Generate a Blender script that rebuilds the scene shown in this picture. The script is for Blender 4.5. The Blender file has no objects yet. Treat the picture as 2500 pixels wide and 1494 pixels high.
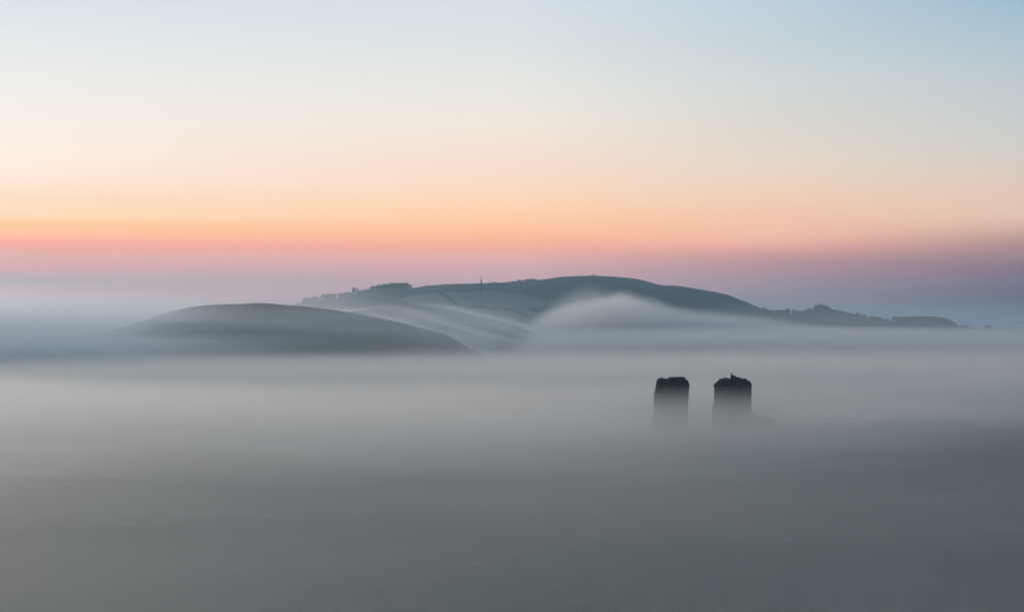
import bpy, bmesh, math, random
from mathutils import Vector, noise
sc = bpy.context.scene
COL = sc.collection
# ------------------------------------------------------------------ camera
F = 4665.0            # focal length in photograph pixels (photo is 2500 wide)
HX, HY = 1250.0, 795.0
cam = bpy.data.cameras.new('camera')
cam.sensor_width = 36.0
cam.lens = F / 2500.0 * 36.0
cam.shift_y = (HY - 747.0) / 2500.0
cam.clip_start = 1.0
cam.clip_end = 60000.0
cam_ob = bpy.data.objects.new('camera', cam); COL.objects.link(cam_ob)
cam_ob.location = (0, 0, 0)                 # the hilltop viewpoint is the origin, z = 0 is eye level
cam_ob.rotation_euler = (math.radians(90), 0, 0)
sc.camera = cam_ob

def at(px, py, D):
    """point on the ray of photo pixel (px, py) at D metres ahead"""
    return ((px - HX) / F * D, D, (HY - py) / F * D)

# ------------------------------------------------------------------ world
sc.view_settings.view_transform = 'Standard'
sc.view_settings.look = 'None'
sc.view_settings.gamma = 1.0
sc.view_settings.use_curve_mapping = False
sc.view_settings.exposure = 0.0
cy = sc.cycles
cy.use_denoising = True
cy.use_adaptive_sampling = True
cy.adaptive_threshold = 0.02
cy.adaptive_min_samples = 24
cy.max_bounces = 6
cy.diffuse_bounces = 2
cy.volume_bounces = 2
cy.transparent_max_bounces = 32
cy.volume_max_steps = 256
cy.volume_step_rate = 1.0
cy.sample_clamp_indirect = 4.0

LS = 0.6        # ramp colours are stored at 0.6 of their radiance and the background strength brings them back
def lin(c):
    r = []
    for v in c:
        v = v / 255.0
        r.append(v / 12.92 if v <= 0.04045 else ((v + 0.055) / 1.055) ** 2.4)
    return (r[0] * LS, r[1] * LS, r[2] * LS, 1.0)

# colour of the dawn sky by elevation (rows: photo pixel height) for four bearings
SKY = {
 'west': [(0, (221.1, 228.3, 234.4)), (100, (232.5, 237.2, 238.3)), (200, (245.4, 243.0, 237.7)), (300, (256.5, 244.7, 234.7)), (400, (266.7, 245.5, 227.3)), (450, (270.2, 239.9, 217.7)), (500, (270.0, 229.2, 189.7)), (530, (275.6, 231.3, 186.6)), (555, (272.3, 208.7, 137.2)), (580, (286.2, 196.3, 148.9)), (600, (270.9, 165.4, 143.6)), (630, (245.8, 171.2, 156.9)), (660, (235.5, 158.5, 161.6)), (690, (175.2, 144.9, 141.4)), (730, (257.7, 25.5, 25.5)), (770, (241.8, 25.5, 25.5)), (795, (236.1, 25.5, 25.5))],
 'mid': [(0, (219.7, 227.2, 234.8)), (100, (226.2, 231.7, 232.3)), (200, (238.5, 237.0, 230.7)), (300, (252.6, 240.2, 225.9)), (400, (261.2, 230.6, 209.8)), (450, (267.2, 230.1, 200.4)), (500, (274.9, 225.4, 180.7)), (540, (281.5, 214.7, 163.6)), (575, (281.3, 199.8, 147.0)), (600, (270.7, 183.1, 150.7)), (630, (255.9, 184.8, 176.3)), (660, (235.0, 176.9, 176.1)), (700, (224.6, 176.9, 181.9)), (795, (213.5, 178.8, 183.9))],
 'east': [(0, (193.8, 212.4, 225.2)), (100, (203.1, 215.3, 220.6)), (200, (215.6, 222.7, 222.4)), (300, (228.8, 222.1, 211.4)), (400, (243.8, 225.6, 207.0)), (470, (256.6, 220.3, 189.6)), (530, (264.6, 208.8, 173.6)), (575, (268.4, 203.4, 168.3)), (600, (261.1, 185.3, 167.1)), (618, (235.7, 165.6, 151.1)), (640, (207.9, 150.3, 152.2)), (690, (182.3, 145.0, 154.4)), (740, (165.8, 141.1, 153.3)), (795, (156.2, 137.1, 148.9))],
 'far': [(0, (157.9, 188.6, 210.7)), (100, (175.4, 200.1, 213.5)), (200, (196.6, 207.5, 212.3)), (320, (210.8, 213.0, 211.0)), (400, (224.0, 214.1, 201.2)), (490, (245.3, 210.5, 186.8)), (535, (246.6, 208.8, 181.9)), (555, (240.1, 194.7, 173.5)), (580, (217.5, 171.5, 151.8)), (605, (193.2, 145.4, 141.3)), (630, (172.1, 134.2, 136.0)), (660, (147.2, 110.2, 124.7)), (690, (130.0, 104.1, 127.6)), (740, (95.5, 40.5, 52.8)), (795, (25.5, 25.5, 25.5))]
}
TOP = {'west': [(0.35,(205,220,230)),(0.8,(150,176,200)),(3.0,(84,112,142))],
       'mid':  [(0.35,(186,208,222)),(0.8,(140,168,194)),(3.0,(84,112,142))],
       'east': [(0.35,(160,188,208)),(0.8,(124,154,184)),(3.0,(84,112,142))],
       'far':  [(0.35,(134,166,194)),(0.8,(112,144,178)),(3.0,(84,112,142))]}
BACK = [(0.0,(60,70,88)),(0.1,(78,84,104)),(0.3,(84,98,120)),(0.8,(80,102,130)),(3.0,(84,112,142))]
world = bpy.data.worlds.new('World'); sc.world = world
world.use_nodes = True
wt = world.node_tree; wt.nodes.clear()
def N(t, kind, **kw):
    n = t.nodes.new(kind)
    for k, v in kw.items(): setattr(n, k, v)
    return n
def put(t, sock, val):
    if isinstance(val, bpy.types.NodeSocket): t.links.new(val, sock)
    else: sock.default_value = val
def M(t, op, a, b=None, c=None, clamp=False):
    n = N(t, 'ShaderNodeMath', operation=op, use_clamp=clamp)
    put(t, n.inputs[0], a)
    if b is not None: put(t, n.inputs[1], b)
    if c is not None: put(t, n.inputs[2], c)
    return n.outputs[0]
def MR(t, v, a, b, lo=0.0, hi=1.0, kind='SMOOTHSTEP'):
    n = N(t, 'ShaderNodeMapRange', interpolation_type=kind)
    put(t, n.inputs['Value'], v); put(t, n.inputs['From Min'], a); put(t, n.inputs['From Max'], b)
    put(t, n.inputs['To Min'], lo); put(t, n.inputs['To Max'], hi)
    return n.outputs['Result']
def MIX(t, f, a, b):
    n = N(t, 'ShaderNodeMix', data_type='RGBA')
    put(t, n.inputs[0], f); put(t, n.inputs[6], a); put(t, n.inputs[7], b)
    return n.outputs[2]
K = 0.10
tc = N(wt, 'ShaderNodeTexCoord')
sx = N(wt, 'ShaderNodeSeparateXYZ'); wt.links.new(tc.outputs['Generated'], sx.inputs[0])
horiz = M(wt, 'SQRT', M(wt, 'ADD', M(wt, 'MULTIPLY', sx.outputs[0], sx.outputs[0]), M(wt, 'MULTIPLY', sx.outputs[1], sx.outputs[1])))
elev = M(wt, 'MAXIMUM', M(wt, 'DIVIDE', sx.outputs[2], M(wt, 'MAXIMUM', horiz, 0.001)), 0.0)
fac = M(wt, 'DIVIDE', elev, M(wt, 'ADD', elev, K))
azim = M(wt, 'ARCTAN2', sx.outputs[0], sx.outputs[1])
def ramp(pts):
    n = N(wt, 'ShaderNodeValToRGB'); cr = n.color_ramp; cr.interpolation = 'CARDINAL' if False else 'LINEAR'
    pts = sorted((e / (e + K), c) for e, c in pts)
    cr.elements[0].position = pts[0][0]; cr.elements[0].color = lin(pts[0][1])
    cr.elements[1].position = pts[-1][0]; cr.elements[1].color = lin(pts[-1][1])
    for p, c in pts[1:-1]:
        el = cr.elements.new(p); el.color = lin(c)
    wt.links.new(fac, n.inputs[0])
    return n.outputs[0]
cols = {k: ramp([(max(0, (HY - y) / F), c) for y, c in SKY[k]] + TOP[k]) for k in SKY}
c = MIX(wt, MR(wt, azim, -0.262, 0.0, kind='LINEAR'), cols['west'], cols['mid'])
c = MIX(wt, MR(wt, azim, 0.0, 0.135, kind='LINEAR'), c, cols['east'])
c = MIX(wt, MR(wt, azim, 0.135, 0.262, kind='LINEAR'), c, cols['far'])
c = MIX(wt, MR(wt, M(wt, 'ABSOLUTE', M(wt, 'ADD', azim, 0.35)), 0.7, 2.0), c, ramp(BACK))
bg = N(wt, 'ShaderNodeBackground'); wt.links.new(c, bg.inputs[0]); wt.links.new(MR(wt, azim, -0.27, -0.8, 1.0 / LS, 1.0 / LS), bg.inputs[1])
wo = N(wt, 'ShaderNodeOutputWorld'); wt.links.new(bg.outputs[0], wo.inputs[0])
world.cycles.sampling_method = 'MANUAL'; world.cycles.sample_map_resolution = 1024

# ------------------------------------------------------------------ sun: still at the horizon, left of the frame
sl = bpy.data.lights.new('sun', 'SUN'); sl.energy = 4.3; sl.angle = math.radians(16); sl.color = (1.0, 0.80, 0.66)
so = bpy.data.objects.new('sun', sl); COL.objects.link(so)
SUN_AZ, SUN_EL = math.radians(-53), math.radians(3.5)
d = Vector((math.sin(SUN_AZ) * math.cos(SUN_EL), math.cos(SUN_AZ) * math.cos(SUN_EL), math.sin(SUN_EL)))
so.rotation_euler = d.to_track_quat('Z', 'Y').to_euler()

# ------------------------------------------------------------------ helpers
def tag(o, label=None, cat=None, group=None, kind=None):
    if label: o['label'] = label
    if cat: o['category'] = cat
    if group: o['group'] = group
    if kind: o['kind'] = kind
    return o
def mesh_obj(name, verts, faces, mat, parent=None, smooth=True):
    me = bpy.data.meshes.new(name); me.from_pydata(verts, [], faces)
    me.materials.append(mat)
    if smooth: me.polygons.foreach_set('use_smooth', [True] * len(me.polygons))
    me.update()
    o = bpy.data.objects.new(name, me); COL.objects.link(o)
    if parent: o.parent = parent
    return o
def lerp_pts(pts, x):
    if x <= pts[0][0]: return pts[0][1]
    for (x0, y0), (x1, y1) in zip(pts, pts[1:]):
        if x <= x1:
            t = (x - x0) / (x1 - x0)
            return y0 + (y1 - y0) * t
    return pts[-1][1]
def spline(pts, x):
    """Catmull-Rom through (x, y) points"""
    n = len(pts)
    if x <= pts[0][0]: return pts[0][1]
    if x >= pts[-1][0]: return pts[-1][1]
    for i in range(n - 1):
        if x <= pts[i + 1][0]:
            x0, y0 = pts[i]; x1, y1 = pts[i + 1]
            h = x1 - x0; t = (x - x0) / h
            m0 = (y1 - pts[i - 1][1]) / (x1 - pts[i - 1][0]) * h if i > 0 else (y1 - y0)
            m1 = (pts[i + 2][1] - y0) / (pts[i + 2][0] - x0) * h if i + 2 < n else (y1 - y0)
            return (2*t**3 - 3*t**2 + 1)*y0 + (t**3 - 2*t**2 + t)*m0 + (-2*t**3 + 3*t**2)*y1 + (t**3 - t**2)*m1

def grass_mat(name, a, b, scale, streak=(1, 1, 1), rot=0.0):
    m = bpy.data.materials.new(name); m.use_nodes = True; t = m.node_tree; t.nodes.clear()
    g = N(t, 'ShaderNodeNewGeometry')
    mp = N(t, 'ShaderNodeMapping'); mp.inputs['Scale'].default_value = streak; mp.inputs['Rotation'].default_value = (0, 0, rot)
    t.links.new(g.outputs['Position'], mp.inputs[0])
    n1 = N(t, 'ShaderNodeTexNoise'); n1.inputs['Scale'].default_value = scale; n1.inputs['Detail'].default_value = 6
    n1.inputs['Roughness'].default_value = 0.6
    t.links.new(mp.outputs[0], n1.inputs['Vector'])
    f = MR(t, n1.outputs['Fac'], 0.3, 0.7)
    col = MIX(t, f, a + (1,), b + (1,))
    bs = N(t, 'ShaderNodeBsdfPrincipled'); t.links.new(col, bs.inputs['Base Color'])
    bs.inputs['Roughness'].default_value = 0.9; bs.inputs['Specular IOR Level'].default_value = 0.15
    n2 = N(t, 'ShaderNodeTexNoise'); n2.inputs['Scale'].default_value = 0.3; n2.inputs['Detail'].default_value = 5
    t.links.new(g.outputs['Position'], n2.inputs['Vector'])
    bu = N(t, 'ShaderNodeBump'); bu.inputs['Strength'].default_value = 0.5; bu.inputs['Distance'].default_value = 0.6
    t.links.new(n2.outputs['Fac'], bu.inputs['Height']); t.links.new(bu.outputs[0], bs.inputs['Normal'])
    o = N(t, 'ShaderNodeOutputMaterial'); t.links.new(bs.outputs[0], o.inputs[0])
    return m
M_GRASS = grass_mat('grass', (0.075, 0.085, 0.062), (0.105, 0.108, 0.08), 0.012)
M_GRASS2 = grass_mat('down_grass', (0.03, 0.042, 0.035), (0.055, 0.065, 0.05), 0.008)
M_FIELD = grass_mat('stubble_field', (0.15, 0.175, 0.15), (0.22, 0.24, 0.20), 0.006)

M_GROUND = grass_mat('meadow', (0.06, 0.10, 0.095), (0.145, 0.18, 0.155), 0.013)
GROUND = -72.0
def fbm(x, y, s, o=4):
    return noise.fractal(Vector((x / s, y / s, 0.37)), 0.9, 2.1, o)

# ------------------------------------------------------------------ ground sheet to the horizon
vs, fs = [], []
def ss(a, b, x):
    t = max(0.0, min(1.0, (x - a) / (b - a))); return t * t * (3 - 2 * t)
def ground_z(x, y):
    z = GROUND + 4 * fbm(x, y, 500)
    # the hillside below the viewpoint: a grassy shoulder, shaped to darken the foreground fog, that falls into the valley
    edge = y - 0.75 * max(-200, min(300, x))
    s = 1 - ss(470, 820, edge)
    s *= 1 - ss(500, 1100, abs(x))
    sh = -18.8 + 1.2 * fbm(x, y, 60) + 0.012 * x
    sh = sh + (-2.5 - sh) * (1 - ss(5, 70, math.hypot(x, max(y, 0)))) if y > 0 else sh + (-2.5 - sh) * (1 - ss(5, 70, abs(x)))
    return z + (sh - z) * s
xs = [-26000, -12000, -6000, -3500] + list(range(-2400, -640, 80)) + list(range(-640, 641, 10)) + list(range(720, 2401, 80)) + [3500, 6000, 12000, 26000]
ys = [-8000, -3000, -1000, -300, -150, -80, -40] + list(range(-20, 641, 10)) + list(range(720, 4001, 80)) + [5000, 7000, 11000, 18000, 30000]
for y in ys:
    for x in xs:
        vs.append((x, y, ground_z(x, y)))
W = len(xs)
for j in range(len(ys) - 1):
    for i in range(W - 1):
        a = j * W + i
        fs.append((a, a + 1, a + 1 + W, a + W))
tag(mesh_obj('ground', vs, fs, M_GROUND), kind='structure')

def hill(name, crest, D, front, back, mat, slant=0.0, pw=1.6, nz=1.0, pad=(0, 0), step=6.0, label=None):
    """a ridge: crest traced as photo pixels on the vertical plane y = D (+ slant * x), sloping away on both sides"""
    x0 = at(crest[0][0], 0, D)[0]; x1 = at(crest[-1][0], 0, D)[0]
    pts = []
    for px, py in crest:
        # with a slanted ridge line solve for the point's own distance
        k = (px - HX) / F
        dd = D / (1 - slant * k)
        pts.append((k * dd, (HY - py) / F * dd))
    xl, xr = pts[0][0] - pad[0], pts[-1][0] + pad[1]
    nx = max(8, int((xr - xl) / step))
    rows = [i / 46.0 for i in range(-46, 61)]
    vs, fs = [], []
    for i in range(nx + 1):
        x = xl + (xr - xl) * i / nx
        if x < pts[0][0]:
            t = (pts[0][0] - x) / max(1, pad[0]); c = pts[0][1] + (GROUND - 6 - pts[0][1]) * (t * t * (3 - 2 * t))
        elif x > pts[-1][0]:
            t = (x - pts[-1][0]) / max(1, pad[1]); c = pts[-1][1] + (GROUND - 6 - pts[-1][1]) * (t * t * (3 - 2 * t))
        else:
            c = spline(pts, x)
        yc = D + slant * x
        for r in rows:
            if r < 0: dist = front * (-r) ** 1.25; u = (-r) ** 1.25; y = yc - dist
            else: rr = r * 46 / 60.0; dist = back * rr ** 1.25; u = rr ** 1.25; y = yc + dist
            prof = 1 - (1 - (1 - u) ** 1.0) ** pw if u < 1 else 0
            prof = max(0.0, math.cos(min(1, u) * math.pi / 2)) ** 1.0 if pw == 0 else (1 - u ** pw) if u < 1 else 0
            und = nz * min(1, u * 6) * (2.2 * fbm(x, y, 120) + 0.7 * fbm(x + 50, y, 35))
            z = (GROUND - 6) + (c - GROUND + 6) * prof + und
            vs.append((x, y, z))
    R = len(rows)
    for i in range(nx):
        for j in range(R - 1):
            a = i * R + j
            fs.append((a, a + R, a + R + 1, a + 1))
    o = mesh_obj(name, vs, fs, mat)
    tag(o, kind='structure')
    return o

near_crest = [(0,842),(120,832),(240,814),(320,795),(380,775),(430,758.5),(480,748),(540,743),(590,742),(640,739.5),(690,744),(780,752),(860,764),(950,782),(1000,794),(1030,804),
              (1060,810),(1085,817),(1110,832),(1150,855),(1190,876),(1230,896),(1290,922),(1360,950)]
hill('near_hill', near_crest, 950, 330, 380, M_GRASS, slant=-0.15, pw=1.7, pad=(200, 60), step=5)
FD, FS = 2600.0, 0.65      # distance and slant of the far ridge line
main_crest = [(500,800),(620,775),(700,750),(760,734),(800,730),(850,723),(880,710),(905,706),(960,704),(1005,703.5),(1045,698),(1100,694),(1180,692.5),(1240,691.5),(1290,687),(1330,682),(1370,676),(1410,674),
              (1450,673.5),(1500,676.5),(1550,682),(1575,687),(1610,696),(1660,699),(1700,706),(1740,713),(1780,727),(1820,744),(1845,755),(1880,762),(1920,765),(1960,766),(2000,763),(2040,765),(2080,771),(2130,781),(2180,787),(2250,790),(2310,793),(2340,798),(2420,801),(2560,805)]
hill('far_hill', main_crest, FD, 620, 700, M_GRASS2, slant=FS, pw=1.9, pad=(500, 500), step=9, nz=1.2)
field_crest = [(700,790),(800,762),(900,735),(1000,722),(1080,713),(1140,710),(1200,712),(1260,717),(1310,727),(1340,738),(1352,746),(1345,762),(1346,775),(1360,800)]
field_crest = [(700,790),(800,762),(900,735),(1000,722),(1080,713),(1140,710),(1200,712),(1260,717),(1310,727),(1340,741),(1360,765),(1400,800)]
hill('field_hill', field_crest, 2350, 360, 300, M_FIELD, slant=0.1, pw=1.5, pad=(300, 120), step=8)
mid_crest = [(700,800),(800,772),(900,756),(1000,750),(1080,750),(1140,754),(1200,766),(1250,785),(1290,806),(1330,835),(1370,870)]
hill('middle_hill', mid_crest, 1750, 330, 300, M_GRASS2, slant=0.1, pw=1.4, pad=(300, 100), step=6, nz=1.5)


# ------------------------------------------------------------------ terrain look-up
from mathutils.bvhtree import BVHTree
bpy.context.view_layer.update()
TERR = {}
for o in list(COL.objects):
    if o.type == 'MESH': TERR[o.name] = BVHTree.FromPolygons([v.co for v in o.data.vertices], [p.vertices[:] for p in o.data.polygons])
def surf(x, y, names=None):
    best = -1e9
    for n, t in TERR.items():
        if names and n not in names: continue
        h = t.ray_cast(Vector((x, y, 500)), Vector((0, 0, -1)))
        if h[0] is not None: best = max(best, h[0].z)
    return best
def shot(px, py, names=None):
    """the terrain point seen at a photo pixel"""
    d = Vector(((px - HX) / F, 1, (HY - py) / F)); best = None
    for n, t in TERR.items():
        if names and n not in names: continue
        h = t.ray_cast(Vector((0, 0, 0)), d)
        if h[0] is not None and (best is None or h[0].y < best.y): best = h[0]
    return best

# ------------------------------------------------------------------ materials for things
def plain_mat(name, a, b, scale=2.0, rough=0.9):
    m = bpy.data.materials.new(name); m.use_nodes = True; t = m.node_tree; t.nodes.clear()
    tcn = N(t, 'ShaderNodeTexCoord')
    n1 = N(t, 'ShaderNodeTexNoise'); n1.inputs['Scale'].default_value = scale; n1.inputs['Detail'].default_value = 5
    t.links.new(tcn.outputs['Object'], n1.inputs['Vector'])
    bs = N(t, 'ShaderNodeBsdfPrincipled'); t.links.new(MIX(t, MR(t, n1.outputs['Fac'], 0.35, 0.65), a + (1,), b + (1,)), bs.inputs['Base Color'])
    bs.inputs['Roughness'].default_value = rough; bs.inputs['Specular IOR Level'].default_value = 0.2
    o = N(t, 'ShaderNodeOutputMaterial'); t.links.new(bs.outputs[0], o.inputs[0])
    return m
M_LEAF = plain_mat('winter_foliage', (0.035, 0.045, 0.028), (0.07, 0.07, 0.045), 0.3)
M_BARK = plain_mat('bark', (0.05, 0.04, 0.032), (0.09, 0.075, 0.06), 0.8)
M_STEEL = plain_mat('galvanised_steel', (0.02, 0.021, 0.023), (0.035, 0.036, 0.04), 0.5, 0.6)
M_SHRUB = plain_mat('hawthorn', (0.03, 0.04, 0.025), (0.06, 0.06, 0.04), 0.3)
def stone_mat():
    m = bpy.data.materials.new('weathered_rubble_stone'); m.use_nodes = True; t = m.node_tree; t.nodes.clear()
    tcn = N(t, 'ShaderNodeTexCoord')
    mp = N(t, 'ShaderNodeMapping'); mp.inputs['Rotation'].default_value = (math.radians(90), 0, 0)
    t.links.new(tcn.outputs['Object'], mp.inputs[0])
    wn = N(t, 'ShaderNodeTexNoise'); wn.inputs['Scale'].default_value = 1.1; t.links.new(mp.outputs[0], wn.inputs['Vector'])
    add = N(t, 'ShaderNodeMixRGB'); add.blend_type = 'ADD'; add.inputs[0].default_value = 0.35
    t.links.new(mp.outputs[0], add.inputs[1]); t.links.new(wn.outputs['Color'], add.inputs[2])
    br = N(t, 'ShaderNodeTexBrick'); br.inputs['Scale'].default_value = 1.0
    br.inputs['Brick Width'].default_value = 0.42; br.inputs['Row Height'].default_value = 0.23; br.inputs['Mortar Size'].default_value = 0.02
    br.inputs['Color1'].default_value = (0.13, 0.12, 0.105, 1); br.inputs['Color2'].default_value = (0.22, 0.20, 0.17, 1); br.inputs['Mortar'].default_value = (0.09, 0.085, 0.075, 1)
    t.links.new(add.outputs[0], br.inputs['Vector'])
    n1 = N(t, 'ShaderNodeTexNoise'); n1.inputs['Scale'].default_value = 0.7; n1.inputs['Detail'].default_value = 8; t.links.new(tcn.outputs['Object'], n1.inputs['Vector'])
    mx = N(t, 'ShaderNodeMixRGB'); mx.blend_type = 'MULTIPLY'; mx.inputs[0].default_value = 0.7
    t.links.new(br.outputs['Color'], mx.inputs[1])
    cr = N(t, 'ShaderNodeValToRGB'); cr.color_ramp.elements[0].position = 0.3; cr.color_ramp.elements[0].color = (0.35, 0.36, 0.32, 1); cr.color_ramp.elements[1].position = 0.7
    t.links.new(n1.outputs['Fac'], cr.inputs[0]); t.links.new(cr.outputs[0], mx.inputs[2])
    bs = N(t, 'ShaderNodeBsdfPrincipled'); t.links.new(mx.outputs[0], bs.inputs['Base Color']); bs.inputs['Roughness'].default_value = 0.95
    bu = N(t, 'ShaderNodeBump'); bu.inputs['Strength'].default_value = 0.9; bu.inputs['Distance'].default_value = 0.12
    hh = M(t, 'SUBTRACT', n1.outputs['Fac'], br.outputs['Fac'])
    t.links.new(hh, bu.inputs['Height']); t.links.new(bu.outputs[0], bs.inputs['Normal'])
    o = N(t, 'ShaderNodeOutputMaterial'); t.links.new(bs.outputs[0], o.inputs[0])
    return m
M_STONE = stone_mat()

def empty(name, loc):
    o = bpy.data.objects.new(name, None); COL.objects.link(o); o.location = loc; o.empty_display_size = 1
    return o

# ------------------------------------------------------------------ the castle ruin standing out of the fog
CD = 330.0
def slab(name, outline, y0, thick, mat, parent, layers=7, jag=0.08, seg=0.22, seed=0, rot=0.0):
    """masonry of real thickness: an uneven outline (x, z in metres) carried through the wall with broken faces"""
    rnd = random.Random(seed)
    pts = []
    n = len(outline)
    for i in range(n):
        a = outline[i]; b = outline[(i + 1) % n]
        L = math.hypot(b[0] - a[0], b[1] - a[1]); k = max(1, int(L / seg))
        for j in range(k):
            t = j / k; pts.append((a[0] + (b[0] - a[0]) * t, a[1] + (b[1] - a[1]) * t))
    cx = sum(p[0] for p in pts) / len(pts); cz = sum(p[1] for p in pts) / len(pts)
    ox, oy, oz = parent.location if parent else (0, 0, 0)
    bm = bmesh.new(); rings = []
    for l in range(layers):
        u = l / (layers - 1); ring = []
        edgef = abs(u - 0.35) * 0.9
        for (x, z) in pts:
            nx = noise.noise(Vector((x * 1.3, z * 1.3, u * thick * 0.8 + seed)))
            nz = noise.noise(Vector((x * 1.3 + 9, z * 1.3, u * thick * 0.8 + seed)))
            ny = noise.noise(Vector((x * 0.9, z * 0.9, 5 + seed)))
            sgx = (x - cx); sgz = (z - cz)
            xx = x - sgx * 0.02 * edgef - sgx * 0.13 * u + nx * jag * (0.3 + 0.5 * u) + u * thick * cx / y0
            zz = z + nz * jag * (0.2 + u) - (0.35 * edgef if sgz > 0 else 0)
            yy = y0 + u * thick + ny * (0.04 if l == 0 else 0.2)
            ring.append(bm.verts.new((xx - ox, yy - oy, zz - oz)))
        rings.append(ring)
    m = len(pts)
    for l in range(layers - 1):
        for i in range(m):
            bm.faces.new((rings[l][i], rings[l][(i + 1) % m], rings[l + 1][(i + 1) % m], rings[l + 1][i]))
    f1 = bm.faces.new(rings[0][::-1]); f2 = bm.faces.new(rings[-1])
    res = bmesh.ops.triangulate(bm, faces=[f1, f2])
    inner = [e for f in res['faces'] for e in f.edges]
    bmesh.ops.subdivide_edges(bm, edges=list({e for e in inner if e.calc_length() > 0.6}), cuts=2)
    for v in bm.verts:
        if len(v.link_faces) and v.index == -1:
            pass
    bmesh.ops.recalc_face_normals(bm, faces=bm.faces)
    me = bpy.data.meshes.new(name); bm.to_mesh(me); bm.free(); me.materials.append(mat)
    o = bpy.data.objects.new(name, me); COL.objects.link(o)
    if parent: o.parent = parent
    return o
def px2m(pts, D=CD): return [((x - HX) / F * D, (HY - y) / F * D) for x, y in pts]
BASE = -23.0
def foot(pts):
    """continue an outline down into the ground"""
    l, r = pts[0], pts[-1]
    return [(l[0] - 0.5, BASE)] + pts + [(r[0] + 0.4, BASE)]
tl = [(1595,1010),(1596,993),(1595.5,964),(1597,955),(1601,947),(1600.5,940),(1602,934),(1603.5,932),(1603.7,925.6),(1607.4,923.4),(1612.3,921.5),(1616.7,921.3),(1618,923),(1625,924.5),(1627,926),(1631,924.5),(1650,923.5),
      (1673.5,923),(1675.4,926),(1680,927.7),(1681,932),(1682.5,934),(1684.6,939.9),(1683,942),(1682.7,946.7),(1678.6,948),(1678,954),(1677,959),(1679,964),(1679,993),(1680,1010)]
t1 = empty('ruined_tower', ((1638 - HX) / F * CD, CD + 1.5, -20.6))
slab('masonry', foot(px2m(tl)), CD, 3.2, M_STONE, t1, seed=1)
slab('wall_cap', px2m([(1630.8,925),(1631.4,920.8),(1640,920.4),(1647,919.6),(1660,919.8),(1671.4,919.3),(1673.8,924)]), CD + 0.25, 2.3, M_STONE, t1, layers=4, jag=0.04, seed=2)
tag(t1, 'weathered stone tower stump rising from the fog, narrower left one with a flat top', 'castle ruin', 'castle keep ruins rising from the fog')
tr = [(1738,1015),(1739,990),(1743,985),(1743,974),(1745.5,962),(1750.5,957),(1750.5,950),(1746,944),(1740.5,940),(1743.4,935.8),(1748,932.5),(1751.5,930),(1754,926.5),(1755.8,924),(1783.5,924),(1811,924.6),(1823,925.5),(1825,927.3),
      (1831.5,930),(1834,933),(1835.6,936.6),(1835.2,955),(1834.8,977),(1835,1008),(1836,1015)]
t2 = empty('ruined_tower', ((1790 - HX) / F * CD, CD + 1.5, -20.6))
slab('masonry', foot(px2m(tr)), CD, 3.6, M_STONE, t2, seed=3)
slab('broken_pinnacle', px2m([(1783.5,926),(1784.0,920),(1784.6,914.8),(1785.0,912),(1785.2,910),(1786.6,909.6),(1787.2,911.3),(1787.9,913),(1789.5,914.2),(1790.8,916.4),(1796.8,917),(1797.9,919.6),(1804,920.6),(1810.8,922.4),(1811.3,926)]), CD + 0.4, 1.1, M_STONE, t2, layers=4, jag=0.03, seg=0.12, seed=4)
slab('merlon', px2m([(1767.4,926),(1767.6,920.8),(1771,921.4),(1776.5,921.0),(1777,926)]), CD + 0.3, 1.6, M_STONE, t2, layers=3, jag=0.03, seg=0.15, seed=5)
slab('merlon', px2m([(1813.6,927),(1814,922.9),(1818,923.2),(1822.7,923.7),(1823.8,928)]), CD + 0.5, 1.5, M_STONE, t2, layers=3, jag=0.03, seg=0.15, seed=6)
tag(t2, 'wider weathered stone tower stump on the right, a broken pinnacle on its top', 'castle ruin', 'castle keep ruins rising from the fog')
tw = [(1828,1012),(1835,1008.5),(1846,1011),(1849,1015),(1852.6,1019),(1868,1018),(1881.7,1020),(1887,1021),(1890.6,1024),(1892.7,1029),(1892,1040),(1892.5,1055),(1893,1075)]
t3 = empty('ruined_wall', ((1862 - HX) / F * CD, CD + 5.5, -20.6))
slab('masonry', foot(px2m(tw, CD + 4.2)), CD + 4.2, 2.4, M_STONE, t3, seed=7)
tag(t3, 'low broken castle wall sunk in fog at the foot of the right tower', 'wall')

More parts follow.
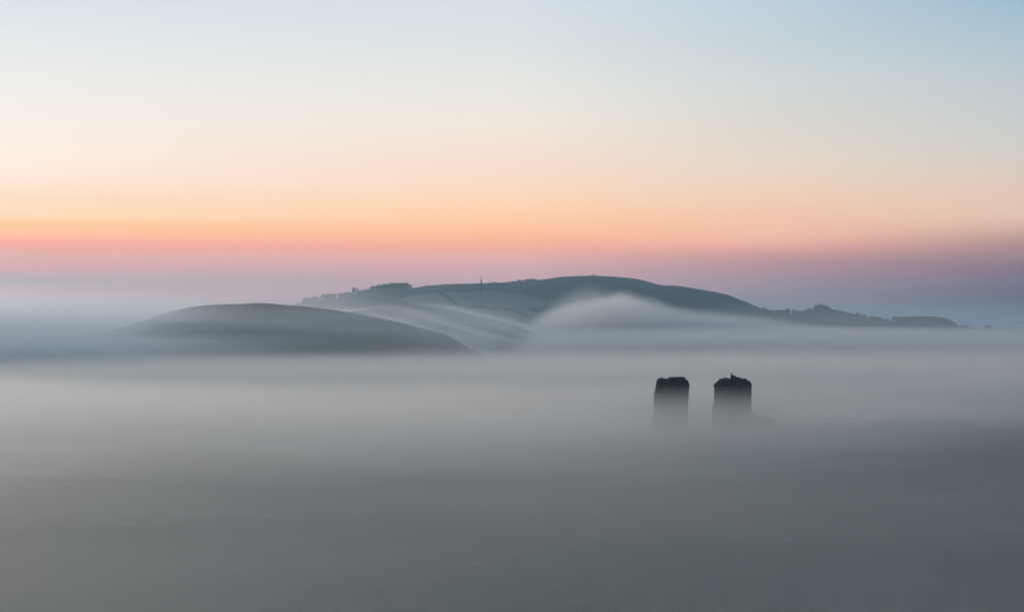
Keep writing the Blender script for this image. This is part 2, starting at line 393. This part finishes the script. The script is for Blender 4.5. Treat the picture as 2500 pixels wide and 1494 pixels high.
# ------------------------------------------------------------------ trees
def crown_mesh(rx, rz, kind, n, leaf, seed):
    """leaf clumps scattered through lobes; z = 0 at the foot of the crown"""
    rnd = random.Random(seed); vs, fs = [], []
    lobes = []
    if kind == 'dome':
        for i in range(rnd.randint(5, 8)):
            a = rnd.uniform(0, 6.28); r = rnd.uniform(0.1, 0.62)
            lobes.append((math.cos(a) * r * rx, math.sin(a) * r * rx, rz * (1.05 + rnd.uniform(-0.3, 0.2) - r * r * 0.95), rnd.uniform(0.34, 0.52) * rx, rnd.uniform(0.45, 0.65) * rz))
        lobes.append((0, 0, rz * 0.75, rx * 0.78, rz * 0.75)); lobes.append((0, 0, rz * 0.3, rx * 0.85, rz * 0.35))
    elif kind == 'upright':
        for i in range(5):
            u = i / 4; lobes.append((rnd.uniform(-.15, .15) * rx, rnd.uniform(-.15, .15) * rx, rz * (0.35 + 1.25 * u), rx * (0.95 - 0.35 * abs(u - 0.35)), rz * 0.38))
    elif kind == 'conifer':
        for i in range(8):
            u = i / 7; lobes.append((0, 0, rz * (0.15 + 1.75 * u), rx * (1.05 - 0.97 * u), rz * 0.2))
    elif kind == 'bare':
        for i in range(rnd.randint(6, 9)):
            a = rnd.uniform(0, 6.28); r = rnd.uniform(0.2, 0.72)
            lobes.append((math.cos(a) * r * rx, math.sin(a) * r * rx, rz * (1.1 + rnd.uniform(-0.1, 0.2) - r * r * 0.6), rnd.uniform(0.25, 0.4) * rx, rnd.uniform(0.3, 0.45) * rz))
        lobes.append((0, 0, rz * 0.5, rx * 0.75, rz * 0.55))
    tot = sum(l[3] * l[3] * l[4] for l in lobes) or 1
    for (lx, ly, lz, lr, lh) in lobes:
        k = max(6, int(n * lr * lr * lh / tot))
        for _ in range(k):
            while True:
                p = Vector((rnd.uniform(-1, 1), rnd.uniform(-1, 1), rnd.uniform(-1, 1)))
                if 0.3 < p.length < 1: break
            p = p.normalized() * (p.length ** 0.5)
            c = Vector((lx + p.x * lr, ly + p.y * lr, max(0.15, lz + p.z * lh)))
            q = Vector((rnd.gauss(0, 1), rnd.gauss(0, 1), rnd.gauss(0, 1))).normalized(); w = q.orthogonal().normalized(); q2 = q.cross(w)
            sz = leaf * rnd.uniform(0.5, 1.2); b = len(vs)
            for (e, f_) in ((-1, -0.6), (0.9, -0.8), (1.1, 0.7), (-0.2, 1.1), (-1.1, 0.4)):
                vs.append(tuple(c + w * e * sz * 0.5 + q2 * f_ * sz * 0.5))
            fs.append((b, b + 1, b + 2, b + 3, b + 4))
    return vs, fs, lobes
def tube(vs, fs, a, b, ra, rb, k=6):
    a = Vector(a); b = Vector(b); d = (b - a).normalized(); w = d.orthogonal().normalized(); q = d.cross(w); s0 = len(vs)
    for c, r in ((a, ra), (b, rb)):
        for i in range(k):
            t = i / k * 2 * math.pi; vs.append(tuple(c + (w * math.cos(t) + q * math.sin(t)) * r))
    for i in range(k): fs.append((s0 + i, s0 + (i + 1) % k, s0 + k + (i + 1) % k, s0 + k + i))
    fs.append(tuple(s0 + i for i in range(k))[::-1]); fs.append(tuple(s0 + k + i for i in range(k)))
SEED = [100]
def tree(px, top, w, h, kind, label, group, D=None, dy=0.0, names=('far_hill',), mat=None, name=None, twl=0.35):
    """one tree: photo pixel of its middle, row of its top, width and height in photo pixels"""
    SEED[0] += 1; sd = SEED[0]; rnd = random.Random(sd)
    D = D or FD / (1 - FS * (px - HX) / F)
    D += dy
    x, y, ztop = at(px, top, D)
    zg = surf(x, y, names)
    if kind == 'dome': w *= 1.22
    if kind == 'bare': w *= 1.3
    m = D / F
    H = max(h * m, ztop - zg); R = w * m / 2
    t = empty(name or {'conifer': 'conifer', 'upright': 'upright_tree'}.get(kind, 'broadleaf_tree'), (x, y, zg - 1.0))
    H += 1.0
    trunk = H * 0.05 if kind != 'shrub' else 0.1
    k = 'dome' if kind == 'shrub' else kind
    rz = (H - trunk) / (1.9 if k in ('conifer', 'upright') else 1.55)
    n = int(max(200, min(1400, 36 * R * rz * (0.8 if k == 'bare' else 1.6))))
    vs, fs, lobes = crown_mesh(R, rz, k, n, 0.75 if k == 'bare' else 1.15, sd)
    vs = [(a, b, c + trunk) for a, b, c in vs]
    zmax = max(v[2] for v in vs); sc_ = H / zmax
    vs = [(a, b, c * sc_) for a, b, c in vs]
    mesh_obj('crown', vs, fs, mat or M_LEAF, t, smooth=False)
    tv, tf = [], []
    tube(tv, tf, (0, 0, -0.8), (0, 0, H * 0.45), max(0.18, H * 0.035), max(0.1, H * 0.02))
    for (lx, ly, lz, lr, lh) in lobes[:7]:
        tube(tv, tf, (0, 0, H * rnd.uniform(0.18, 0.42)), (lx * 0.9, ly * 0.9, (lz + trunk) * sc_), H * 0.016 + 0.06, 0.04, 4)
    mesh_obj('trunk', tv, tf, M_BARK, t, smooth=False)
    tag(t, label, 'bush' if kind == 'shrub' else 'tree', group)
    return t
LG = 'trees along the left ridge'
LT = [(748,726,20,5,'shrub','faintest low bush at the far left end of the hazy ridge trees'),
 (768,724,26,7,'shrub','long low bush fading into haze left of the domed trees'),
 (792,718,22,12,'bare','leafless domed tree, leftmost tall one on the hazy left ridge'),
 (808,717,26,13,'bare','wide leafless domed tree, second from the left on the hazy ridge'),
 (834,715,20,11,'bare','small leafless tree between the two domed clumps of the left ridge'),
 (848,713.5,22,11,'bare','leafless round tree just left of the upright ridge tree'),
 (863.5,705,9,16,'upright','narrow upright tree standing tallest on the slope left of the copse'),
 (872.5,705,5,11,'upright','thin upright sapling beside the narrow upright ridge tree'),
 (911,700,16,8,'bare','sparse low tree at the left foot of the dark ridge copse'),
 (925,696,18,11,'dome','low rounded tree, left end of the dark ridge copse'),
 (940,693,18,13,'dome','rounded dark tree, second from the left in the ridge copse'),
 (953,691.5,18,14,'dome','dark full tree, third from the left in the ridge copse'),
 (966,691.5,18,14,'dome','dark full tree at the middle of the ridge copse'),
 (978,691.5,17,14,'dome','dark full tree just right of the middle of the ridge copse'),
 (988,689,18,15,'bare','tallest leafless tree near the right end of the ridge copse'),
 (998,695,17,10,'bare','low leafless tree ending the ridge copse on its right')]
for q in LT: tree(*q, LG)
tree(1044,696.5,7,3,'shrub','tiny lone bush on the ridge right of the dark copse',None)
HG = 'hedgerow trees on the skyline behind the mast'
for q in [(1194,690.5,10,3,'shrub','leftmost low bush of the skyline hedgerow, beside the mast'),
 (1208,689.5,14,4.5,'shrub','rounded bush, second from the left in the skyline hedgerow'),
 (1224,690,12,3.5,'shrub','small bush, third from the left in the skyline hedgerow'),
 (1239,689,14,4,'shrub','low bush at the middle dip of the skyline hedgerow'),
 (1253,686.5,15,5,'shrub','wide bush just right of the middle of the skyline hedgerow'),
 (1268,683.5,14,6.5,'dome','small dark tree left of the gap in the skyline hedgerow'),
 (1286,683.5,17,6,'dome','broad dark tree right of the gap in the skyline hedgerow'),
 (1303,680.8,24,6,'bare','wide leafless tree ending the skyline hedgerow on its right')]: tree(*q, HG)
tree(1449,670.8,10,3.5,'shrub','small dark scrub clump on the very top of the big hill',None)
tree(1548,681,6,2,'shrub','tiny bush on the skyline right of the hilltop',None)
tree(1639,696,4,2.5,'shrub','tiny dot like bush on the shoulder of the big hill',None)
RG = 'trees along the right ridge'
RT = [(1847,752,6,7,'conifer','tiny pointed tree where the big hill meets the right tree line'),
 (1862,755,24,8,'dome','low rounded tree at the foot of the big hill slope'),
 (1880,759.5,20,6,'shrub','low bush in the first dip of the right tree line'),
 (1898,758.5,20,8,'dome','left one of two joined flat topped trees before the square tree'),
 (1912,758,20,9,'dome','right one of two joined flat topped trees before the square tree'),
 (1924,753,11,13,'upright','short square topped tree standing up from the right tree line'),
 (1938,754,9,12,'upright','pointed tree just right of the square topped tree'),
 (1947,758,12,9,'dome','small sloping tree beside the pointed tree'),
 (1961,757,18,8,'dome','small rounded tree, first step up towards the tall copse'),
 (1976,752,22,12,'dome','rounded tree leaning on the left side of the tall copse'),
 (1994,744.5,19,19,'dome','left tree of the tall copse, its outline rising steeply'),
 (2002,741.5,21,22,'dome','tallest peaked tree in the tall copse on the right ridge'),
 (2015,745,19,19,'dome','flat shouldered tree right of the peak of the tall copse'),
 (2022,748,14,16,'dome','right end tree of the tall copse, falling off steeply'),
 (2036,756.5,20,10,'dome','rounded tree in the dip right of the tall copse'),
 (2052,758,22,9,'dome','second rounded tree right of the tall copse'),
 (2070,763.5,22,8,'dome','third rounded tree on the slope below the tall copse'),
 (2095,760,11,15,'conifer','dark pointed conifer standing above the falling tree line'),
 (2088,767,18,8,'dome','low tree at the left foot of the dark conifer'),
 (2108,770,20,10,'dome','low tree at the right foot of the dark conifer'),
 (2130,772.5,20,10,'dome','left one of the paired round trees right of the conifer'),
 (2145,773.5,20,10,'dome','right one of the paired round trees right of the conifer'),
 (2163,777.5,18,8,'bare','sparse low tree before the notch in the right tree line'),
 (2186,771,17,15,'bare','spiky leafless tree just right of the notch in the tree line')]
for q in RT: tree(*q, RG)
CG = 'trees of the long low wood at the right end of the ridge'
k = ['first tree at the left end of the long low right wood','second tree of the long low right wood, next to its left end','third tree from the left in the long low right wood','fourth tree from the left in the long low right wood',
 'tree left of the middle of the long low right wood','tree right of the middle of the long low right wood','fourth tree from the right end of the long low wood','third tree from the right end of the long low wood','last full height tree of the long low right wood',
 'shorter tree stepping down at the right end of the long wood','lowest tree at the very right end of the long wood']
for i, (px, tp, w, h) in enumerate([(2203,774,20,16),(2216,772,22,18),(2230,770.5,22,19),(2244,770.5,22,20),(2256,769.5,22,21),(2269,770.5,22,20),(2282,771.5,22,20),(2294,773,22,18),(2305,773.5,20,18),(2317,779.5,19,13),(2328,785,16,10)]):
    tree(px, tp, w, h, 'dome', k[i], CG)
tree(2355,793,24,4,'shrub','faint low bush beyond the right end of the long wood',None)
tree(2413,794,18,4,'shrub','last faint bush near the right edge of the view',None)

# bushes round the foot of the mast
FG = 'bushes round the foot of the mast'
def bush_at(px, base, w, h, label, group, names, name='hawthorn_bush'):
    p = shot(px, base, names)
    if p is None: return
    return tree(px, base - h - 1.5, w * 1.15, h + 1.5, 'shrub', label, group, D=p.y, names=names, mat=M_SHRUB, name=name)
for q in [(1142,751,14,6,'leftmost bush of the row round the foot of the mast'),(1153,752,16,6.5,'rounded bush, second from the left by the mast foot'),
          (1165,752,14,5,'low bush touching the left side of the mast foot'),(1178,753,14,5,'low bush touching the right side of the mast foot'),
          (1190,754,16,6,'rounded bush, second from the right by the mast foot'),(1201,755,12,6,'rightmost bush of the row round the foot of the mast')]:
    bush_at(*q, FG, ('field_hill', 'middle_hill'))

# ------------------------------------------------------------------ hedges and dark gullies across the slopes
def hedge(name, pts, h, wd, label, names, group=None, gap=0.0, seed=1, cat='hedge', mat=None):
    P = []
    for (a, b) in zip(pts, pts[1:]):
        n = max(2, int(abs(b[0] - a[0]) / 3))
        for i in range(n):
            t = i / n; p = shot(a[0] + (b[0] - a[0]) * t, a[1] + (b[1] - a[1]) * t, names)
            if p is not None: P.append(p)
    if len(P) < 2: print('HEDGE EMPTY', name, pts[0]); return
    rnd = random.Random(seed); vs, fs = [], []
    o0 = P[0]
    dense = []
    for a, b in zip(P, P[1:]):
        L = (b - a).length
        if L > 120: continue
        k = max(1, int(L / 0.7))
        for i in range(k):
            q = a.lerp(b, i / k); dense.append((q, (b - a).normalized()))
    for i, (q, d) in enumerate(dense):
        if gap and noise.noise(Vector((i * 0.02, seed, 0))) > 0.35 - gap * 0.3: continue
        hh = h * (0.75 + 0.6 * noise.noise(Vector((i * 0.07, seed * 3.1, 0))) + rnd.uniform(-0.1, 0.1))
        for _ in range(14):
            c = Vector((q.x + rnd.uniform(-wd, wd) * 0.5, q.y + rnd.uniform(-wd, wd) * 0.5, 0)); c.z = q.z + rnd.uniform(-0.1, 1.0) * hh
            u = Vector((rnd.gauss(0, 1), rnd.gauss(0, 1), rnd.gauss(0, 1))).normalized(); w = u.orthogonal().normalized(); v = u.cross(w); s_ = rnd.uniform(0.7, 1.4); b = len(vs)
            for (e, f_) in ((-1, -0.6), (0.9, -0.8), (1.1, 0.7), (-0.2, 1.1), (-1.1, 0.4)):
                vs.append(tuple(c + w * e * s_ * 0.6 + v * f_ * s_ * 0.6 - o0))
            fs.append((b, b + 1, b + 2, b + 3, b + 4))
    o = mesh_obj(name, vs, fs, mat or M_SHRUB, smooth=False); o.location = o0
    tag(o, label, cat, group)
    return o
hedge('hedgerow', [(922,723),(960,717),(1000,716),(1040,713.5)], 4.5, 4, 'broken hedge along the top of the pale field, left of the track', ('field_hill',), seed=3)
hedge('hedgerow', [(1066,713),(1090,712.5),(1120,713),(1150,712)], 3.0, 4, 'low hedge along the top of the pale field, between track and mast', ('field_hill',), seed=4)
hedge('hedgerow', [(1072,714),(1085,721),(1098,731),(1110,740),(1122,748)], 1.8, 2, 'thin dark hedge running diagonally down the pale field left of the mast', ('field_hill',), seed=5)
hedge('hedgerow', [(1205,756),(1225,757),(1245,760),(1262,765),(1280,771),(1296,775)], 4.5, 6, 'dark hedge descending the slope rightward from the mast foot', ('field_hill', 'middle_hill'), seed=6)
hedge('hedgerow', [(1300,762),(1318,762),(1330,757),(1342,749)], 5, 8, 'dark hedge curving round the lower right corner of the pale field', ('field_hill', 'far_hill'), seed=7)

# ------------------------------------------------------------------ the mast
mp_ = shot(1174.5, 752, ('field_hill', 'middle_hill')); MD = mp_.y
mast = empty('lattice_mast', (mp_.x, mp_.y, mp_.z - 0.4))
MH = (795 - 687) / F * MD - mast.location.z
def leg_w(u): return 1.9 * (1 - u) + 0.45 * u
for sx_, sy_ in ((-1, -1), (1, -1), (1, 1), (-1, 1)):
    v, f = [], []
    tube(v, f, (sx_ * leg_w(0), sy_ * leg_w(0), -0.5), (sx_ * leg_w(1), sy_ * leg_w(1), MH), 0.5, 0.4, 6)
    mesh_obj('leg', v, f, M_STEEL, mast, smooth=False)
v, f = [], []
NB = 14
for i in range(NB):
    u0, u1 = i / NB, (i + 1) / NB; a, b = leg_w(u0), leg_w(u1); z0, z1 = MH * u0, MH * u1
    c0 = [(-a, -a), (a, -a), (a, a), (-a, a)]; c1 = [(-b, -b), (b, -b), (b, b), (-b, b)]
    for j in range(4):
        k2 = (j + 1) % 4
        tube(v, f, (*c1[j], z1), (*c1[k2], z1), 0.10, 0.10, 4)
        tube(v, f, (*c0[j], z0), (*c1[k2], z1), 0.09, 0.09, 4)
        tube(v, f, (*c0[k2], z0), (*c1[j], z1), 0.09, 0.09, 4)
mesh_obj('bracing', v, f, M_STEEL, mast, smooth=False)
v, f = [], []
tube(v, f, (0, 0, MH - 1), (0, 0, MH + 5.2), 0.42, 0.3, 8)
mesh_obj('top_pole', v, f, M_STEEL, mast, smooth=False)
def pbox(name, c, s_, parent, mat):
    x, y, z = c; a, b, h = s_
    bm = bmesh.new(); bmesh.ops.create_cube(bm, size=1)
    for vv in bm.verts: vv.co = Vector((vv.co.x * a + x, vv.co.y * b + y, vv.co.z * h + z))
    bmesh.ops.bevel(bm, geom=list(bm.edges), offset=min(a, b, h) * 0.2, segments=2, affect='EDGES')
    me = bpy.data.meshes.new(name); bm.to_mesh(me); bm.free(); me.materials.append(mat)
    o = bpy.data.objects.new(name, me); COL.objects.link(o); o.parent = parent; return o
pbox('panel_antenna', (-0.15, -0.2, MH + 4.4), (0.75, 0.6, 2.2), mast, M_STEEL)
pbox('panel_antenna', (0.85, -0.3, MH + 0.3), (0.8, 0.6, 2.4), mast, M_STEEL)
pbox('panel_antenna', (-0.6, 0.3, MH - 0.6), (0.45, 0.4, 1.8), mast, M_STEEL)
pbox('panel_antenna', (0.2, 0.7, MH - 0.2), (0.45, 0.4, 1.8), mast, M_STEEL)
v, f = [], []
tube(v, f, (0.55, -0.75, MH - 2.2), (0.55, -1.15, MH - 2.2), 0.15, 0.62, 14)
mesh_obj('dish_antenna', v, f, M_STEEL, mast, smooth=False)
tag(mast, 'tall lattice steel radio mast with antennas at its top standing on the slope', 'mast')
# marker post on the skyline
x, y, _ = at(1500, 676, FD / (1 - FS * 250 / F)); zg = surf(x, y, ('far_hill',))
v, f = [], []
tube(v, f, (0, 0, -0.4), (0, 0, 1.9), 0.28, 0.2, 8); tube(v, f, (0, 0, 1.9), (0, 0, 2.3), 0.34, 0.05, 8)
p_ = mesh_obj('marker_post', v, f, M_BARK, smooth=False); p_.location = (x, y, zg)
tag(p_, 'single short post on the skyline right of the hilltop', 'post')

# ------------------------------------------------------------------ volumes
def box(name, lo, hi, mat):
    x0, y0, z0 = lo; x1, y1, z1 = hi
    v = [(x0,y0,z0),(x1,y0,z0),(x1,y1,z0),(x0,y1,z0),(x0,y0,z1),(x1,y0,z1),(x1,y1,z1),(x0,y1,z1)]
    f = [(0,3,2,1),(4,5,6,7),(0,1,5,4),(1,2,6,5),(2,3,7,6),(3,0,4,7)]
    return mesh_obj(name, v, f, mat, smooth=False)
def vol_mat(name, color, aniso, density=None, rate=1.0):
    m = bpy.data.materials.new(name); m.use_nodes = True; t = m.node_tree; t.nodes.clear()
    pv = N(t, 'ShaderNodeVolumePrincipled')
    pv.inputs['Color'].default_value = color + (1,)
    pv.inputs['Anisotropy'].default_value = aniso
    if density is not None: pv.inputs['Density'].default_value = density
    o = N(t, 'ShaderNodeOutputMaterial'); t.links.new(pv.outputs[0], o.inputs['Volume'])
    m.cycles.volume_step_rate = rate
    m.cycles.volume_sampling = 'MULTIPLE_IMPORTANCE'
    return m, t, pv

# haze: one even box
mh, _, _ = vol_mat('haze_air', (0.46, 0.70, 0.88), 0.68, 0.00017)
tag(box('haze', (-27000, -8500, -90), (27000, 31000, 90), mh), kind='stuff')

# valley fog in the foreground
mf, t, pv = vol_mat('valley_fog', (0.970, 0.976, 0.962), 0.86, rate=0.075)
g = N(t, 'ShaderNodeNewGeometry'); s = N(t, 'ShaderNodeSeparateXYZ'); t.links.new(g.outputs['Position'], s.inputs[0])
mp = N(t, 'ShaderNodeMapping'); mp.inputs['Scale'].default_value = (1/190, 1/75, 1/30); t.links.new(g.outputs['Position'], mp.inputs[0])
nt = N(t, 'ShaderNodeTexNoise'); nt.inputs['Scale'].default_value = 1; nt.inputs['Detail'].default_value = 1.5; t.links.new(mp.outputs[0], nt.inputs['Vector'])
top = M(t, 'ADD', -9.8, M(t, 'MULTIPLY', M(t, 'SUBTRACT', nt.outputs['Fac'], 0.5), 8.5))
top = M(t, 'SUBTRACT', top, MR(t, s.outputs[1], 500, 1080, 0, 9.5))
depth = M(t, 'SUBTRACT', top, s.outputs[2])
d1 = MR(t, depth, MR(t, s.outputs[1], 420, 1000, -1, -9), MR(t, s.outputs[1], 420, 1000, 5, 24), 0, 0.0105)
d2 = MR(t, depth, 6, 36, 0, 0.014)
XP = M(t, 'MAXIMUM', s.outputs[0], 0.0)
XN = M(t, 'MINIMUM', s.outputs[0], 0.0)
side = M(t, 'SUBTRACT', s.outputs[1], M(t, 'ADD', M(t, 'ADD', M(t, 'MULTIPLY', XP, 0.8), M(t, 'MULTIPLY', XN, -0.6)), M(t, 'MULTIPLY', M(t, 'MULTIPLY', XP, XP), 0.006)))
mp2 = N(t, 'ShaderNodeMapping'); mp2.inputs['Scale'].default_value = (1/85, 1/38, 1/9); mp2.inputs['Rotation'].default_value = (0, 0, 0.3); t.links.new(g.outputs['Position'], mp2.inputs[0])
nv = N(t, 'ShaderNodeTexNoise'); nv.inputs['Scale'].default_value = 1; nv.inputs['Detail'].default_value = 2; t.links.new(mp2.outputs[0], nv.inputs['Vector'])
dm = M(t, 'MULTIPLY', M(t, 'MULTIPLY', M(t, 'ADD', MR(t, side, 140, 400, 0.45, 3.6), MR(t, s.outputs[1], 150, 85, 0.0, 0.8)), MR(t, nv.outputs['Fac'], 0.3, 0.7, 0.55, 1.5)), MR(t, s.outputs[1], 740, 1170, 1.0, 0.05))
t.links.new(M(t, 'ADD', M(t, 'MULTIPLY', M(t, 'ADD', d1, d2), dm), M(t, 'MULTIPLY', M(t, 'MULTIPLY', MR(t, depth, -14, 0, 0, 0.0012), MR(t, s.outputs[0], -40, 20, 1.0, 0.35)), MR(t, s.outputs[1], 500, 800))), pv.inputs['Density'])
fog = box('valley_fog', (-1300, -400, -71), (1300, 1180, -3), mf)
tag(fog, kind='stuff')

# thin veil of mist round the near hill
mv, t, pv = vol_mat('veil', (0.74, 0.83, 0.90), 0.6, rate=0.12)
g = N(t, 'ShaderNodeNewGeometry'); s = N(t, 'ShaderNodeSeparateXYZ'); t.links.new(g.outputs['Position'], s.inputs[0])
X, Y, Z = s.outputs
mp = N(t, 'ShaderNodeMapping'); mp.inputs['Scale'].default_value = (1/110, 1/110, 1/9); t.links.new(g.outputs['Position'], mp.inputs[0])
nt = N(t, 'ShaderNodeTexNoise'); nt.inputs['Scale'].default_value = 1; nt.inputs['Detail'].default_value = 2; t.links.new(mp.outputs[0], nt.inputs['Vector'])
v = M(t, 'MULTIPLY', MR(t, Z, 16, -14, 0.25, 1.0), MR(t, nt.outputs['Fac'], 0.35, 0.68, 0.3, 1.9))
v = M(t, 'MULTIPLY', v, MR(t, X, -105, -215, 0.0022, 0.016))
v = M(t, 'MULTIPLY', v, MR(t, Y, 520, 640))
v = M(t, 'MULTIPLY', v, MR(t, X, 40, -40))
v = M(t, 'MULTIPLY', v, MR(t, Z, 20, 2, 0, 1))
t.links.new(v, pv.inputs['Density'])
tag(box('mist', (-700, 520, -71.5), (60, 1240, 22), mv), kind='stuff')

# mist lying behind and streaming over the middle hill
ms, t, pv = vol_mat('streaming_mist', (0.92, 0.94, 0.95), 0.75, rate=0.14)
g = N(t, 'ShaderNodeNewGeometry'); s = N(t, 'ShaderNodeSeparateXYZ'); t.links.new(g.outputs['Position'], s.inputs[0])
X, Y, Z = s.outputs
mp = N(t, 'ShaderNodeMapping'); mp.inputs['Scale'].default_value = (1/140, 1/140, 1/22); t.links.new(g.outputs['Position'], mp.inputs[0])
nt = N(t, 'ShaderNodeTexNoise'); nt.inputs['Scale'].default_value = 1; nt.inputs['Detail'].default_value = 2; t.links.new(mp.outputs[0], nt.inputs['Vector'])
q = M(t, 'ADD', Z, M(t, 'MULTIPLY', X, 0.24))
cv = N(t, 'ShaderNodeCombineXYZ'); t.links.new(M(t, 'MULTIPLY', X, 1/90), cv.inputs[0]); t.links.new(M(t, 'MULTIPLY', Y, 1/160), cv.inputs[1]); t.links.new(M(t, 'MULTIPLY', q, 1/5.5), cv.inputs[2])
n2 = N(t, 'ShaderNodeTexNoise'); n2.inputs['Scale'].default_value = 1; n2.inputs['Detail'].default_value = 2; t.links.new(cv.outputs[0], n2.inputs['Vector'])
top = M(t, 'ADD', 16.0, M(t, 'MULTIPLY', M(t, 'SUBTRACT', nt.outputs['Fac'], 0.5), 4.0))
top = M(t, 'ADD', top, MR(t, X, -50, -260, 0, 3))
top = M(t, 'SUBTRACT', top, MR(t, X, -60, 40, 0, 44))
back = M(t, 'MULTIPLY', MR(t, M(t, 'SUBTRACT', top, Z), 0, 9, 0, 0.017), M(t, 'MULTIPLY', MR(t, Y, 1740, 1800), MR(t, Y, 2030, 1950)))
back = M(t, 'MULTIPLY', back, MR(t, X, -200, -420, 1.0, 0.25))
strk = M(t, 'MULTIPLY', MR(t, n2.outputs['Fac'], 0.42, 0.66, 0.0002, 0.0065), MR(t, q, 9, 0))
strk = M(t, 'MULTIPLY', strk, M(t, 'MULTIPLY', MR(t, Y, 1450, 1560), MR(t, Y, 1820, 1760)))
strk = M(t, 'MULTIPLY', strk, MR(t, Z, 21, 12))
strk = M(t, 'MULTIPLY', strk, M(t, 'MULTIPLY', MR(t, X, 45, 5), MR(t, X, -160, -70)))
ridge = M(t, 'MULTIPLY', M(t, 'MULTIPLY', MR(t, X, -95, -225, 0, 0.0013), MR(t, Z, 62, 20)), M(t, 'MULTIPLY', MR(t, Y, 1560, 1700), MR(t, X, -860, -600)))
t.links.new(M(t, 'ADD', M(t, 'ADD', back, strk), ridge), pv.inputs['Density'])
tag(box('mist', (-900, 1440, -71.6), (50, 2060, 66), ms), kind='stuff')

# fog bank in the middle distance
mf, t, pv = vol_mat('distant_fog', (0.96, 0.965, 0.97), 0.82, rate=0.09)
g = N(t, 'ShaderNodeNewGeometry'); s = N(t, 'ShaderNodeSeparateXYZ'); t.links.new(g.outputs['Position'], s.inputs[0])
mp = N(t, 'ShaderNodeMapping'); mp.inputs['Scale'].default_value = (1/150, 1/150, 1/40); t.links.new(g.outputs['Position'], mp.inputs[0])
nt = N(t, 'ShaderNodeTexNoise'); nt.inputs['Scale'].default_value = 1; nt.inputs['Detail'].default_value = 2; t.links.new(mp.outputs[0], nt.inputs['Vector'])
X, Y, Z = s.outputs
def gauss(x0, w, amp):
    q = M(t, 'DIVIDE', M(t, 'SUBTRACT', X, x0), w)
    return M(t, 'MULTIPLY', M(t, 'EXPONENT', M(t, 'MULTIPLY', M(t, 'MULTIPLY', q, q), -1.0)), amp)
near_band = M(t, 'MULTIPLY', MR(t, Y, 2030, 1940, 0, 1), MR(t, Y, 1690, 1770, 0, 1))
top = M(t, 'ADD', 1.0, M(t, 'MULTIPLY', M(t, 'SUBTRACT', nt.outputs['Fac'], 0.5), 9.0))
n3 = N(t, 'ShaderNodeTexNoise'); n3.inputs['Scale'].default_value = 1/32; n3.inputs['Detail'].default_value = 3; t.links.new(g.outputs['Position'], n3.inputs['Vector'])
bump = M(t, 'ADD', M(t, 'ADD', gauss(88, 72, 26), gauss(200, 75, 13)), gauss(112, 20, 6))
bump = M(t, 'ADD', bump, M(t, 'MULTIPLY', gauss(100, 110, 30), M(t, 'SUBTRACT', n3.outputs['Fac'], 0.5)))
top = M(t, 'ADD', top, M(t, 'MULTIPLY', bump, near_band))
plume = M(t, 'MULTIPLY', MR(t, M(t, 'SUBTRACT', M(t, 'ADD', gauss(72, 62, 43), M(t, 'MULTIPLY', M(t, 'SUBTRACT', n3.outputs['Fac'], 0.5), 22.0)), Z), 0, 26, 0, 0.0034), near_band)
# left edge of the bank: nothing west of the gap
edge = MR(t, M(t, 'SUBTRACT', X, M(t, 'MULTIPLY', Z, 0.75)), 5, 45, 0, 1)
front = MR(t, Y, 1300, 1600, 0, 1)
d = M(t, 'MULTIPLY', M(t, 'ADD', MR(t, M(t, 'SUBTRACT', top, Z), 0, 16, 0, 0.018), M(t, 'ADD', plume, M(t, 'MULTIPLY', MR(t, X, 120, 420, 0, 0.0013), MR(t, Z, 34, 0)))), M(t, 'MULTIPLY', M(t, 'MULTIPLY', edge, front), MR(t, X, 130, 440, 1.0, 0.3)))
t.links.new(d, pv.inputs['Density'])
tag(box('distant_fog', (-70, 1250, -71), (1600, 2450, 50), mf), kind='stuff')
